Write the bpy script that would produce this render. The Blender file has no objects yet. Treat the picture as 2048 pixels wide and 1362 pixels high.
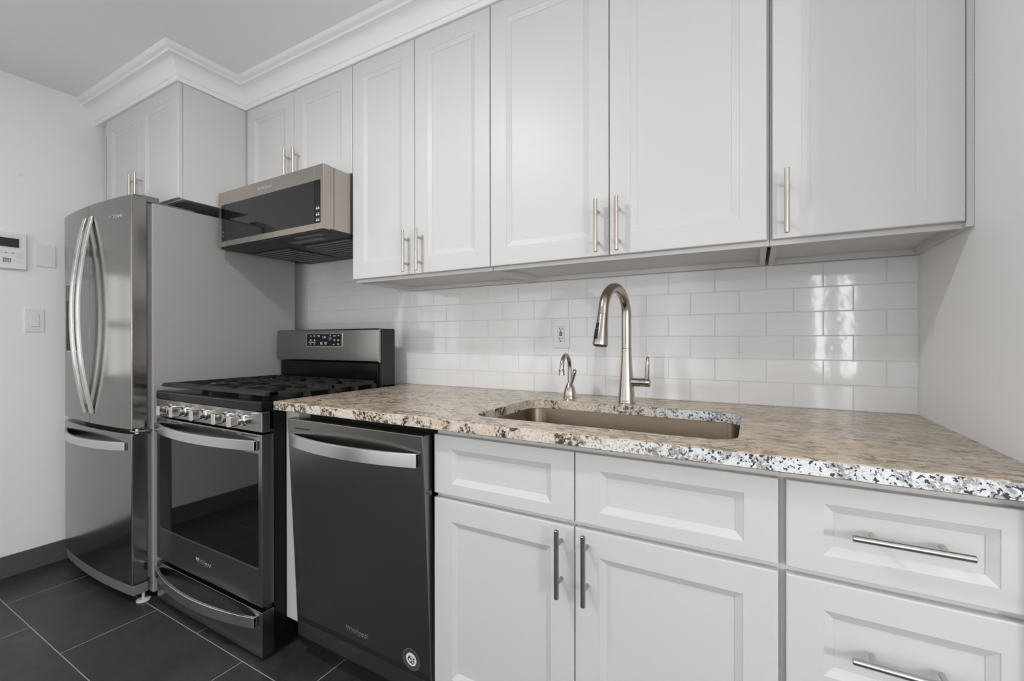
import bpy, bmesh, math, random
from mathutils import Vector, Matrix
random.seed(7)
S = bpy.context.scene
COL = S.collection
PI = math.pi

# ------------------------------------------------------------------ camera
cam_d = bpy.data.cameras.new('camera')
cam = bpy.data.objects.new('camera', cam_d)
COL.objects.link(cam)
cam.location = (-0.4223, -1.7203, 1.1377)
YAW, PIT, ROL = 0.5058, -0.0011, -0.0013
cam.matrix_world = (Matrix.Translation(cam.location) @ Matrix.Rotation(YAW, 4, 'Z')
                    @ Matrix.Rotation(PI / 2 + PIT, 4, 'X') @ Matrix.Rotation(ROL, 4, 'Z'))
cam_d.sensor_width = 36.0
cam_d.lens = 880.3 / 2048 * 36.0
cam_d.clip_start = 0.02
S.camera = cam

# ------------------------------------------------------------------ world, lights, exposure
W = bpy.data.worlds.new('world')
S.world = W
W.use_nodes = True
W.node_tree.nodes['Background'].inputs[0].default_value = (0.8, 0.85, 0.9, 1)
W.node_tree.nodes['Background'].inputs[1].default_value = 0.3
S.view_settings.view_transform = 'Standard'
S.view_settings.look = 'None'
S.view_settings.gamma = 1.0
S.view_settings.use_curve_mapping = False
S.view_settings.exposure = 0.18

FZ = -0.022          # floor
CZ = 2.456           # ceiling
XL = -3.641          # left wall
YF = -3.1            # wall behind the camera
XR2 = 2.2            # far wall of the adjoining space

# daylight strength of each window's panes, and ceiling downlight watts
WIN = {'window_1': 1.35, 'window_2': 12.0, 'window_3': 1.5, 'fill_window_4': 1.35, 'fill_window_5': 2.2}  # the wide front and second left windows are added fill light
DOWN = 15.5


def area(name, loc, size, power, shape='DISK', rot=(0, 0, 0), spread=PI, col=(1, 1, 1)):
    d = bpy.data.lights.new(name, 'AREA')
    d.shape = shape
    d.size = size
    d.energy = power
    d.spread = spread
    d.color = col
    o = bpy.data.objects.new(name, d)
    o.location = loc
    o.rotation_euler = rot
    COL.objects.link(o)
    return o


for lx, ly, pw in ((-1.72, -1.60, 1.0), (1.2, -2.2, 0.35)):  # the second one is unseen, added to balance the light
    area('downlight', (lx, ly, CZ - 0.012), 0.13, DOWN * pw)
pd = bpy.data.lights.new('added_side_light', 'POINT')  # unseen point light added at the right for handle shadows; no lamp modelled
pd.energy = 46.0
pd.shadow_soft_size = 0.10
po = bpy.data.objects.new('added_side_light', pd)
po.location = (1.25, -2.25, 1.2)
COL.objects.link(po)


# ------------------------------------------------------------------ materials
def N(nt, kind, x=0, y=0, **kw):
    n = nt.nodes.new(kind)
    n.location = (x, y)
    for k, v in kw.items():
        setattr(n, k, v)
    return n


def mat(name, col, rough=0.5, metal=0.0, spec=0.5, coat=0.0, coat_rough=0.05, emit=None, estr=0.0):
    m = bpy.data.materials.new(name)
    m.use_nodes = True
    b = m.node_tree.nodes['Principled BSDF']
    if isinstance(col, (int, float)):
        col = (col, col, col)
    b.inputs['Base Color'].default_value = (*col, 1)
    b.inputs['Roughness'].default_value = rough
    b.inputs['Metallic'].default_value = metal
    b.inputs['Specular IOR Level'].default_value = spec
    b.inputs['Coat Weight'].default_value = coat
    b.inputs['Coat Roughness'].default_value = coat_rough
    if emit:
        b.inputs['Emission Color'].default_value = (*emit, 1)
        b.inputs['Emission Strength'].default_value = estr
    return m


def bsdf(m):
    return m.node_tree.nodes['Principled BSDF']


def texco(nt, scale=(1, 1, 1), kind='Object'):
    t = N(nt, 'ShaderNodeTexCoord', -1400)
    mp = N(nt, 'ShaderNodeMapping', -1200)
    mp.inputs['Scale'].default_value = scale
    nt.links.new(t.outputs[kind], mp.inputs['Vector'])
    return mp.outputs['Vector']


def noise(nt, vec, scale, detail=4, rough=0.5, dist=0.0):
    n = N(nt, 'ShaderNodeTexNoise', -900)
    n.inputs['Scale'].default_value = scale
    n.inputs['Detail'].default_value = detail
    n.inputs['Roughness'].default_value = rough
    n.inputs['Distortion'].default_value = dist
    nt.links.new(vec, n.inputs['Vector'])
    return n.outputs['Fac']


def ramp(nt, fac, stops, interp='LINEAR'):
    r = N(nt, 'ShaderNodeValToRGB', -600)
    r.color_ramp.interpolation = interp
    el = r.color_ramp.elements
    while len(el) > 1:
        el.remove(el[-1])
    el[0].position = stops[0][0]
    c = stops[0][1]
    el[0].color = (*c, 1) if not isinstance(c, (int, float)) else (c, c, c, 1)
    for p, c in stops[1:]:
        e = el.new(p)
        e.color = (*c, 1) if not isinstance(c, (int, float)) else (c, c, c, 1)
    nt.links.new(fac, r.inputs['Fac'])
    return r.outputs['Color']


def mix(nt, fac, a, b, mode='MIX'):
    n = N(nt, 'ShaderNodeMix', -300)
    n.data_type = 'RGBA'
    n.blend_type = mode
    for sock, v in (('Factor', fac), ('A', a), ('B', b)):
        i = n.inputs[0] if sock == 'Factor' else n.inputs[6 if sock == 'A' else 7]
        if isinstance(v, (int, float)):
            i.default_value = v if sock == 'Factor' else (v, v, v, 1)
        elif isinstance(v, tuple):
            i.default_value = (*v, 1)
        else:
            nt.links.new(v, i)
    return n.outputs[2]


def bump(m, fac, strength=0.1, dist=0.001):
    nt = m.node_tree
    b = N(nt, 'ShaderNodeBump', -200, -300)
    b.inputs['Strength'].default_value = strength
    b.inputs['Distance'].default_value = dist
    nt.links.new(fac, b.inputs['Height'])
    nt.links.new(b.outputs['Normal'], bsdf(m).inputs['Normal'])


def paint(name, col, rough, bstr=0.05, scale=180):
    m = mat(name, col, rough)
    nt = m.node_tree
    v = texco(nt)
    bump(m, noise(nt, v, scale, 3), bstr, 0.0006)
    return m


def steel(name, col, rough, axis='x', aniso=0.5, var=0.06):
    """brushed metal: fine streaks along one axis vary roughness and tone a little"""
    m = mat(name, col, rough, metal=1.0)
    nt = m.node_tree
    sc = {'x': (1.2, 420, 420), 'z': (420, 420, 1.2), 'y': (420, 1.2, 420)}[axis]
    v = texco(nt, sc)
    f = noise(nt, v, 3.0, 3, 0.6)
    mr = N(nt, 'ShaderNodeMapRange', -500, -200)
    mr.inputs['To Min'].default_value = rough - var
    mr.inputs['To Max'].default_value = rough + var
    nt.links.new(f, mr.inputs['Value'])
    nt.links.new(mr.outputs['Result'], bsdf(m).inputs['Roughness'])
    c = ramp(nt, f, [(0.3, tuple(x * 0.965 for x in col)), (0.7, tuple(min(1, x * 1.03) for x in col))])
    nt.links.new(c, bsdf(m).inputs['Base Color'])
    return m


M = {}
M['wall'] = paint('wall_paint', (0.84, 0.84, 0.84), 0.55)
M['ceil'] = paint('ceiling_paint', (0.86, 0.86, 0.86), 0.75)
# a few faint scuffs on the painted walls
m = M['wall']
nt = m.node_tree
geo = N(nt, 'ShaderNodeNewGeometry', -1200, 600)
acc = (0.84, 0.84, 0.84)
for p_, r_, k_ in (((XL, -0.980, 1.968), 0.016, 0.90), ((0.0, -0.438, 1.069), 0.012, 0.93), ((0.0, -0.490, 1.060), 0.016, 0.94), ((0.0, -0.175, 1.165), 0.007, 0.93)):
    ds = N(nt, 'ShaderNodeVectorMath', -1000, 600)
    ds.operation = 'DISTANCE'
    ds.inputs[1].default_value = p_
    nt.links.new(geo.outputs['Position'], ds.inputs[0])
    acc = mix(nt, ramp(nt, ds.outputs['Value'], [(0.0, 1.0), (r_, 0.0)]), acc, (0.84 * k_, 0.84 * k_, 0.84 * k_))
nt.links.new(acc, bsdf(m).inputs['Base Color'])
M['cab'] = paint('cabinet_lacquer', (0.605, 0.605, 0.605), 0.42, 0.015, 60)
M['cabin'] = mat('cabinet_interior', (0.62, 0.62, 0.62), 0.5)
M['trimw'] = paint('crown_paint', (0.85, 0.85, 0.85), 0.4, 0.02)
M['grout'] = mat('tile_grout', (0.69, 0.69, 0.69), 0.85)
M['tile'] = mat('white_glazed_tile', (0.81, 0.81, 0.815), 0.07, spec=0.5)
bump(M['tile'], noise(M['tile'].node_tree, texco(M['tile'].node_tree), 26, 2), 0.12, 0.002)
M['plastic'] = mat('white_plastic', (0.78, 0.78, 0.78), 0.35)
M['plastic2'] = mat('white_plastic_inset', (0.70, 0.70, 0.70), 0.3)
M['black'] = mat('black_enamel', (0.005, 0.005, 0.005), 0.16, spec=0.2)
M['iron'] = paint('cast_iron', (0.012, 0.012, 0.012), 0.5, 0.25, 300)
M['glass'] = mat('black_glass', (0.004, 0.004, 0.004), 0.04, spec=0.5)
M['mglass'] = mat('microwave_glass', (0.012, 0.012, 0.012), 0.05, spec=0.55)
M['dark'] = mat('dark_void', (0.01, 0.01, 0.01), 0.6)
M['blackpl'] = mat('black_plastic', (0.011, 0.011, 0.011), 0.45)
M['greypl'] = mat('grey_plastic', (0.16, 0.16, 0.16), 0.4)
M['fside'] = paint('fridge_side_paint', (0.35, 0.35, 0.345), 0.42, 0.06, 500)
M['fdoor'] = steel('fridge_steel', (0.27, 0.26, 0.248), 0.17, 'z', var=0.03)
M['fhandle'] = steel('fridge_handle_steel', (0.66, 0.65, 0.63), 0.24, 'z')
M['steel'] = steel('appliance_steel', (0.30, 0.293, 0.28), 0.24, 'x', var=0.03)
M['dwsteel'] = steel('dishwasher_steel', (0.26, 0.25, 0.235), 0.26, 'x', var=0.02)
M['handle'] = steel('bow_handle_steel', (0.66, 0.66, 0.66), 0.24, 'x')
M['mwsteel'] = steel('microwave_steel', (0.47, 0.425, 0.38), 0.30, 'x', var=0.03)
M['knob'] = mat('chrome_knob', (0.72, 0.71, 0.70), 0.14, metal=1.0)
M['brass'] = mat('gold_knob_ring', (0.75, 0.58, 0.36), 0.18, metal=1.0)
M['nickel'] = steel('brushed_nickel', (0.47, 0.43, 0.385), 0.22, 'z', var=0.04)
M['pull'] = steel('pull_nickel', (0.60, 0.555, 0.49), 0.25, 'z', var=0.05)
M['pullx'] = steel('drawer_pull_nickel', (0.50, 0.485, 0.47), 0.22, 'x', var=0.04)
M['pullz'] = steel('base_pull_nickel', (0.42, 0.41, 0.40), 0.22, 'z', var=0.04)
M['sink'] = steel('sink_steel', (0.185, 0.15, 0.112), 0.30, 'x', var=0.03)
M['logo'] = mat('chrome_lettering', (0.80, 0.79, 0.77), 0.2, metal=1.0)
M['ink'] = mat('pale_ink', (0.55, 0.55, 0.55), 0.5)
M['inkd'] = mat('dark_ink', (0.05, 0.05, 0.05), 0.5)
M['sticker'] = mat('sticker_grey', (0.07, 0.07, 0.07), 0.4)
M['stickw'] = mat('sticker_white', (0.80, 0.80, 0.80), 0.4)
M['blue'] = mat('blue_digits', (0.02, 0.05, 0.1), 0.3, emit=(0.25, 0.5, 0.9), estr=0.9)
M['screen'] = mat('lcd_screen', (0.02, 0.02, 0.02), 0.25)
M['base'] = paint('slate_baseboard', (0.085, 0.085, 0.09), 0.4, 0.1, 60)
M['foot'] = mat('foot_white', (0.62, 0.62, 0.62), 0.4)
for k_, v_ in WIN.items():
    M['pane_' + k_] = mat('daylight_' + k_, (0.0, 0.0, 0.0), 0.5, emit=(1.0, 1.0, 1.0), estr=v_)

# floor: 12x24 slate-look porcelain in running bond
m = mat('floor_slate_tile', (0.05, 0.05, 0.05), 0.38)
nt = m.node_tree
v = texco(nt)
br = N(nt, 'ShaderNodeTexBrick', -800, 300)
br.offset = 0.5
br.offset_frequency = 2
br.inputs['Scale'].default_value = 1.0
br.inputs['Mortar Size'].default_value = 0.0016
br.inputs['Mortar Smooth'].default_value = 0.15
br.inputs['Brick Width'].default_value = 0.633
br.inputs['Row Height'].default_value = 0.305
br.inputs['Color1'].default_value = (1, 1, 1, 1)
br.inputs['Color2'].default_value = (0.86, 0.86, 0.86, 1)
mp2 = N(nt, 'ShaderNodeMapping', -1000, 300)
mp2.inputs['Location'].default_value = (3.3105 + 0.3165, 1.108, 0)
nt.links.new(v, mp2.inputs['Vector'])
nt.links.new(mp2.outputs['Vector'], br.inputs['Vector'])
n1 = noise(nt, v, 5.0, 6, 0.65, 0.6)
n2 = noise(nt, v, 55.0, 5, 0.7)
c = ramp(nt, n1, [(0.3, (0.024, 0.024, 0.0242)), (0.55, (0.038, 0.038, 0.038)), (0.75, (0.060, 0.060, 0.059))])
c = mix(nt, 0.55, c, ramp(nt, n2, [(0.3, 0.5), (0.7, 1.2)]), 'MULTIPLY')
c = mix(nt, 1.0, c, br.outputs['Color'], 'MULTIPLY')
c = mix(nt, br.outputs['Fac'], c, (0.34, 0.34, 0.33))
nt.links.new(c, bsdf(m).inputs['Base Color'])
bump(m, n2, 0.12, 0.001)
M['floor'] = m

# granite: tan ground with thin feathery brown streaks; the sawn edge is rougher, paler stone with mica clusters
def warped(nt, v, scale, amount):
    wn = N(nt, 'ShaderNodeTexNoise', -1250, -600)
    wn.inputs['Scale'].default_value = scale
    wn.inputs['Detail'].default_value = 4.0
    nt.links.new(v, wn.inputs['Vector'])
    ws = N(nt, 'ShaderNodeVectorMath', -1150, -600)
    ws.operation = 'SCALE'
    ws.inputs['Scale'].default_value = amount
    nt.links.new(wn.outputs['Color'], ws.inputs[0])
    wa = N(nt, 'ShaderNodeVectorMath', -1050, -500)
    wa.operation = 'ADD'
    nt.links.new(v, wa.inputs[0])
    nt.links.new(ws.outputs[0], wa.inputs[1])
    return wa.outputs[0]


def along_x(nt, v, x0, x1, wob):
    """0..1 from x0 to x1 along the counter with a ragged boundary"""
    sp = N(nt, 'ShaderNodeSeparateXYZ', -1000, 500)
    nt.links.new(warped(nt, v, 5.0, wob), sp.inputs[0])
    mr = N(nt, 'ShaderNodeMapRange', -800, 500)
    mr.inputs['From Min'].default_value = x0 + wob / 2
    mr.inputs['From Max'].default_value = x1 + wob / 2
    nt.links.new(sp.outputs[0], mr.inputs['Value'])
    return mr.outputs['Result']


m = mat('granite', (0.5, 0.42, 0.33), 0.20, spec=0.28)
nt = m.node_tree
v = texco(nt)
wv = warped(nt, v, 18.0, 0.045)
st = N(nt, 'ShaderNodeMapping', -1000, -200)
st.inputs['Rotation'].default_value = (0, 0, 0.12)
st.inputs['Scale'].default_value = (0.62, 1.25, 1.0)
nt.links.new(wv, st.inputs['Vector'])
sv = st.outputs['Vector']
big = noise(nt, v, 3.0, 3, 0.55, 0.3)
fine = noise(nt, wv, 130.0, 3, 0.65)
vein = noise(nt, sv, 44.0, 5, 0.70, 0.8)
vein2 = noise(nt, sv, 21.0, 5, 0.66, 1.0)
patch = noise(nt, v, 9.0, 4, 0.6, 0.6)
right = along_x(nt, v, -1.1, -0.35, 0.35)
left_c = ramp(nt, big, [(0.36, (0.55, 0.475, 0.39)), (0.52, (0.61, 0.505, 0.38)), (0.66, (0.50, 0.41, 0.31))])
right_c = ramp(nt, big, [(0.36, (0.50, 0.435, 0.35)), (0.50, (0.56, 0.43, 0.27)), (0.66, (0.50, 0.38, 0.24))])
ground = mix(nt, right, left_c, right_c)
ground = mix(nt, ramp(nt, vein2, [(0.52, 0.0), (0.66, 0.8)]), ground, (0.69, 0.59, 0.46))
ground = mix(nt, 0.5, ground, ramp(nt, fine, [(0.30, 0.60), (0.55, 1.0), (0.75, 1.10)]), 'MULTIPLY')
streak = mix(nt, 1.0, ramp(nt, vein, [(0.435, 1.0), (0.495, 0.0)]), ramp(nt, patch, [(0.36, 0.22), (0.56, 0.85)]), 'MULTIPLY')
ground = mix(nt, streak, ground, ramp(nt, fine, [(0.35, (0.075, 0.046, 0.030)), (0.65, (0.20, 0.132, 0.086))]))
smudge = mix(nt, 1.0, ramp(nt, vein2, [(0.39, 0.85), (0.455, 0.0)]), ramp(nt, vein, [(0.40, 1.0), (0.60, 0.45)]), 'MULTIPLY')
ground = mix(nt, smudge, ground, (0.16, 0.105, 0.075))
nt.links.new(ground, bsdf(m).inputs['Base Color'])
M['granite'] = m
m = mat('granite_sawn_edge', (0.6, 0.5, 0.4), 0.5, spec=0.3)
nt = m.node_tree
v = texco(nt)
wv = warped(nt, v, 30.0, 0.03)
right = along_x(nt, v, -0.95, -0.50, 0.40)
fine = noise(nt, wv, 170.0, 3, 0.7)
clus = noise(nt, v, 15.0, 3, 0.6, 0.6)
grit = noise(nt, wv, 95.0, 4, 0.7, 0.4)
dotn = noise(nt, v, 150.0, 2, 0.5)
cream = ramp(nt, noise(nt, v, 22.0, 3, 0.6), [(0.38, (0.62, 0.52, 0.40)), (0.55, (0.70, 0.62, 0.52)), (0.70, (0.74, 0.70, 0.64))])
ground = mix(nt, right, cream, ramp(nt, noise(nt, v, 18.0, 3, 0.6), [(0.35, (0.72, 0.74, 0.76)), (0.62, (0.78, 0.80, 0.82)), (0.72, (0.58, 0.53, 0.45))]))
ground = mix(nt, 0.55, ground, ramp(nt, fine, [(0.32, 0.50), (0.52, 1.0), (0.75, 1.10)]), 'MULTIPLY')
mica = mix(nt, 1.0, ramp(nt, clus, [(0.47, 0.0), (0.54, 1.0)]), ramp(nt, grit, [(0.46, 0.0), (0.51, 1.0)]), 'MULTIPLY')
mica = mix(nt, 1.0, mica, mix(nt, right, (1.0, 1.0, 1.0), (0.55, 0.55, 0.55)), 'MULTIPLY')
ground = mix(nt, mica, ground, ramp(nt, noise(nt, v, 26.0, 2), [(0.45, (0.10, 0.066, 0.052)), (0.55, (0.022, 0.02, 0.02))]))
dots = mix(nt, 1.0, ramp(nt, dotn, [(0.565, 0.0), (0.61, 1.0)]), mix(nt, right, (0.35, 0.35, 0.35), (1.0, 1.0, 1.0)), 'MULTIPLY')
ground = mix(nt, dots, ground, (0.05, 0.05, 0.055))
nt.links.new(ground, bsdf(m).inputs['Base Color'])
bump(m, grit, 0.5, 0.0015)
M['granite_edge'] = m


# ------------------------------------------------------------------ mesh helpers
class MB:
    """collects shapes in world coordinates; build() links them as one mesh object"""

    def __init__(self):
        self.bm = bmesh.new()

    def face(self, pts):
        vs = [self.bm.verts.new(p) for p in pts]
        try:
            return self.bm.faces.new(vs)
        except ValueError:
            return None

    def box(self, x0, x1, y0, y1, z0, z1):
        x0, x1 = min(x0, x1), max(x0, x1)
        y0, y1 = min(y0, y1), max(y0, y1)
        z0, z1 = min(z0, z1), max(z0, z1)
        v = [self.bm.verts.new(p) for p in ((x0, y0, z0), (x1, y0, z0), (x1, y1, z0), (x0, y1, z0),
                                            (x0, y0, z1), (x1, y0, z1), (x1, y1, z1), (x0, y1, z1))]
        for f in ((3, 2, 1, 0), (4, 5, 6, 7), (0, 1, 5, 4), (1, 2, 6, 5), (2, 3, 7, 6), (3, 0, 4, 7)):
            self.bm.faces.new([v[i] for i in f])
        return self

    def cyl(self, p0, p1, r0, r1=None, n=20, caps=True):
        r1 = r0 if r1 is None else r1
        return self.tube([p0, p1], [r0, r1], n, caps)

    def tube(self, pts, radii, n=16, caps=True):
        pts = [Vector(p) for p in pts]
        if isinstance(radii, (int, float)):
            radii = [radii] * len(pts)
        rings = []
        t0 = (pts[1] - pts[0]).normalized()
        up = Vector((0, 0, 1)) if abs(t0.z) < 0.9 else Vector((1, 0, 0))
        nrm = t0.cross(up).normalized()
        for i, p in enumerate(pts):
            t = (pts[min(i + 1, len(pts) - 1)] - pts[max(i - 1, 0)]).normalized()
            nrm = (nrm - t * nrm.dot(t)).normalized()
            b = t.cross(nrm)
            rings.append([self.bm.verts.new(p + radii[i] * (math.cos(2 * PI * k / n) * nrm + math.sin(2 * PI * k / n) * b)) for k in range(n)])
        for a, b in zip(rings, rings[1:]):
            for k in range(n):
                self.bm.faces.new((a[k], a[(k + 1) % n], b[(k + 1) % n], b[k]))
        if caps:
            self.bm.faces.new(rings[0][::-1])
            self.bm.faces.new(rings[-1])
        return self

    def lathe(self, prof, c, n=32, caps=True):
        """profile (r, z) about the vertical axis through c"""
        rings = [[self.bm.verts.new((c[0] + r * math.cos(2 * PI * k / n), c[1] + r * math.sin(2 * PI * k / n), c[2] + z)) for k in range(n)] for r, z in prof]
        for a, b in zip(rings, rings[1:]):
            for k in range(n):
                self.bm.faces.new((a[k], a[(k + 1) % n], b[(k + 1) % n], b[k]))
        if caps:
            self.bm.faces.new(rings[0][::-1])
            self.bm.faces.new(rings[-1])
        return self

    def prism(self, loop, axis, a0, a1):
        """extrude a closed 2D loop along an axis: 'x' loop=(y,z); 'y' loop=(x,z); 'z' loop=(x,y)"""
        def p(q, a):
            return {'x': (a, q[0], q[1]), 'y': (q[0], a, q[1]), 'z': (q[0], q[1], a)}[axis]
        A = [self.bm.verts.new(p(q, a0)) for q in loop]
        B = [self.bm.verts.new(p(q, a1)) for q in loop]
        n = len(loop)
        for k in range(n):
            self.bm.faces.new((A[k], A[(k + 1) % n], B[(k + 1) % n], B[k]))
        self.bm.faces.new(A[::-1])
        self.bm.faces.new(B)
        return self

    def build(self, name, m, parent=None, bevel=0.0, smooth=35, seg=2):
        bm = self.bm
        bmesh.ops.recalc_face_normals(bm, faces=bm.faces[:])
        off = ROOT.get(parent.name, Vector((0, 0, 0))) if parent else Vector((0, 0, 0))
        if off.length:
            bmesh.ops.translate(bm, verts=bm.verts[:], vec=-off)
        me = bpy.data.meshes.new(name)
        bm.to_mesh(me)
        bm.free()
        me.materials.append(M[m] if isinstance(m, str) else m)
        if smooth:
            for p in me.polygons:
                p.use_smooth = True
            me.set_sharp_from_angle(angle=math.radians(smooth))
        o = bpy.data.objects.new(name, me)
        COL.objects.link(o)
        if parent:
            o.parent = parent
            ROOT[o.name] = off
        if bevel:
            b = o.modifiers.new('bevel', 'BEVEL')
            b.width = bevel
            b.segments = seg
            b.limit_method = 'ANGLE'
            b.angle_limit = math.radians(40)
            b.harden_normals = True
        return o


ROOT = {}


def thing(name, loc, label, cat, group=None):
    o = bpy.data.objects.new(name, None)
    o.location = loc
    COL.objects.link(o)
    ROOT[o.name] = Vector(loc)
    return tag(o, label, cat, group)


def tag(o, label, cat, group=None):
    o['label'] = label
    o['category'] = cat
    if group:
        o['group'] = group
    return o


def struct(o):
    o['kind'] = 'structure'
    return o


def text_mesh(s, size, name, m, parent, place, center=True):
    """lettering: place(x, y) maps glyph plane coordinates (metres) to world points on the surface"""
    c = bpy.data.curves.new('markings', 'FONT')
    c.body = s
    c.size = size
    if center:
        c.align_x = 'CENTER'
        c.align_y = 'CENTER'
    c.resolution_u = 3
    tmp = bpy.data.objects.new('lettering_tmp', c)
    COL.objects.link(tmp)
    dg = bpy.context.evaluated_depsgraph_get()
    me = bpy.data.meshes.new_from_object(tmp.evaluated_get(dg))
    bpy.data.objects.remove(tmp)
    bpy.data.curves.remove(c)
    b = MB()
    b.bm.from_mesh(me)
    bpy.data.meshes.remove(me)
    for v in b.bm.verts:
        v.co = Vector(place(v.co.x, v.co.y))
    r = bmesh.ops.extrude_face_region(b.bm, geom=b.bm.faces[:])
    bmesh.ops.translate(b.bm, verts=[g for g in r['geom'] if isinstance(g, bmesh.types.BMVert)], vec=Vector(place(0, 0, 1)) - Vector(place(0, 0)))
    return b.build(name, m, parent, smooth=0)


# ------------------------------------------------------------------ the room
struct(MB().box(XL - 0.12, XR2 + 0.12, YF - 0.12, 0.12, FZ - 0.08, FZ).build('floor', 'floor', smooth=0))
struct(MB().box(XL - 0.12, XR2 + 0.12, YF - 0.12, 0.12, CZ, CZ + 0.08).build('ceiling', 'ceil', smooth=0))
struct(MB().box(XL - 0.12, 0.12, 0.008, 0.12, FZ, CZ).build('wall_back', 'wall', smooth=0))
b = MB()
lw = [(-2.80, -1.95, 0.95, 2.05), (-1.76, -1.14, 0.90, 1.56)]
ys = [YF] + [q for w in lw for q in w[:2]] + [0.008]
for i in range(0, len(ys), 2):
    b.box(XL - 0.12, XL, ys[i], ys[i + 1], FZ, CZ)
for y0, y1, z0, z1 in lw:
    b.box(XL - 0.12, XL, y0, y1, FZ, z0).box(XL - 0.12, XL, y0, y1, z1, CZ)
struct(b.build('wall_left', 'wall', smooth=0))
struct(MB().box(0.0, 0.12, -0.745, 0.008, FZ, CZ).build('wall_right', 'wall', smooth=0))
struct(MB().box(0.12, XR2 + 0.12, -0.745, -0.625, FZ, CZ).build('wall_side', 'wall', smooth=0))
struct(MB().box(XR2, XR2 + 0.12, YF, -0.745, FZ, CZ).build('wall_far', 'wall', smooth=0))
b = MB()
fw = [(-3.15, -0.60, 0.15, 2.15), (0.02, 0.36, 0.80, 2.10), (0.95, 1.95, 0.90, 2.05)]
xs = [XL - 0.12] + [q for w in fw for q in w[:2]] + [XR2 + 0.12]
for i in range(0, len(xs), 2):
    b.box(xs[i], xs[i + 1], YF - 0.12, YF, FZ, CZ)
for x0, x1, z0, z1 in fw:
    b.box(x0, x1, YF - 0.12, YF, FZ, z0).box(x0, x1, YF - 0.12, YF, z1, CZ)
struct(b.build('wall_front', 'wall', smooth=0))


def window(name, x0, x1, z0, z1, along):
    """frame, muntins and a bright pane set in the opening; along='x' in the front wall, 'y' in the left wall"""
    def bx(m_, a0, a1, d0, d1, q0, q1):
        return m_.box(a0, a1, YF - d1, YF - d0, q0, q1) if along == 'x' else m_.box(XL - d1, XL - d0, a0, a1, q0, q1)
    f = MB()
    w = 0.035
    bx(f, x0, x1, 0.0, 0.09, z0, z0 + w)
    bx(f, x0, x1, 0.0, 0.09, z1 - w, z1)
    bx(f, x0, x0 + w, 0.0, 0.09, z0, z1)
    bx(f, x1 - w, x1, 0.0, 0.09, z0, z1)
    zc = (z0 + z1) / 2
    if x1 - x0 > 0.6:
        bx(f, x0, x1, 0.03, 0.06, zc - 0.02, zc + 0.02)
    n = 5 if x1 - x0 > 2 else (2 if x1 - x0 > 0.6 else 0)
    for k in range(1, n + 1):
        xc = x0 + (x1 - x0) * k / (n + 1)
        bx(f, xc - 0.012, xc + 0.012, 0.035, 0.055, z0, z1)
    o = struct(f.build(name, 'trimw', bevel=0.003))
    p = MB()
    bx(p, x0, x1, 0.085, 0.09, z0, z1)
    struct(p.build('window_pane', 'pane_' + name, o, smooth=0))
    return o


window('window_1', *lw[1], 'y')
window('fill_window_5', *lw[0], 'y')  # unseen second window, added to keep fill light from the left
w2 = window('window_2', *fw[1], 'x')
window('window_3', *fw[2], 'x')
window('fill_window_4', *fw[0], 'x')  # unseen wide window, added as broad soft fill from behind the camera
# a blind drawn across the narrow window leaves two slits of daylight
struct(MB().box(0.128, 0.262, YF - 0.082, YF - 0.070, 0.836, 2.064).build('window_blind', 'plastic', w2, smooth=0))

struct(MB().box(XL, XL + 0.010, YF, -0.5, FZ, 0.082).build('baseboard_left', 'base', bevel=0.001))

# crown moulding, mitred round the fridge cabinet
prof = [(-0.004, 2.3328), (0.008, 2.3328), (0.010, 2.335), (0.010, 2.3525), (0.0145, 2.3545), (0.0155, 2.3575), (0.0145, 2.360), (0.011, 2.362)]
for k in range(0, 11):
    t = k / 10 * PI / 2
    prof.append((0.012 + 0.046 * (1 - math.cos(t)), 2.364 + 0.058 * math.sin(t)))
prof += [(0.062, 2.4225), (0.064, 2.426), (0.064, 2.431), (0.068, 2.4335), (0.076, 2.436), (0.082, 2.441), (0.085, 2.4455), (0.085, CZ)]
PX, PA, PC = -2.751, -0.690, -0.381
b = MB()
lines = []
for o_, z in prof:
    lines.append([b.bm.verts.new(q) for q in ((XL, PA - o_, z), (PX + o_, PA - o_, z), (PX + o_, PC - o_, z), (0.0, PC - o_, z))])
for r0, r1 in zip(lines, lines[1:]):
    for k in range(3):
        b.bm.faces.new((r0[k], r0[k + 1], r1[k + 1], r1[k]))
inn = [[b.bm.verts.new(q) for q in ((XL, PA + 0.045, z), (PX - 0.045, PA + 0.045, z), (PX - 0.045, PC + 0.045, z), (0.0, PC + 0.045, z))] for z in (2.3328, CZ)]
for k in range(3):
    b.bm.faces.new((inn[0][k], inn[0][k + 1], lines[0][k + 1], lines[0][k]))
    b.bm.faces.new((inn[1][k], inn[1][k + 1], inn[0][k + 1], inn[0][k]))
struct(b.build('trim_1', 'trimw', smooth=25))

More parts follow.
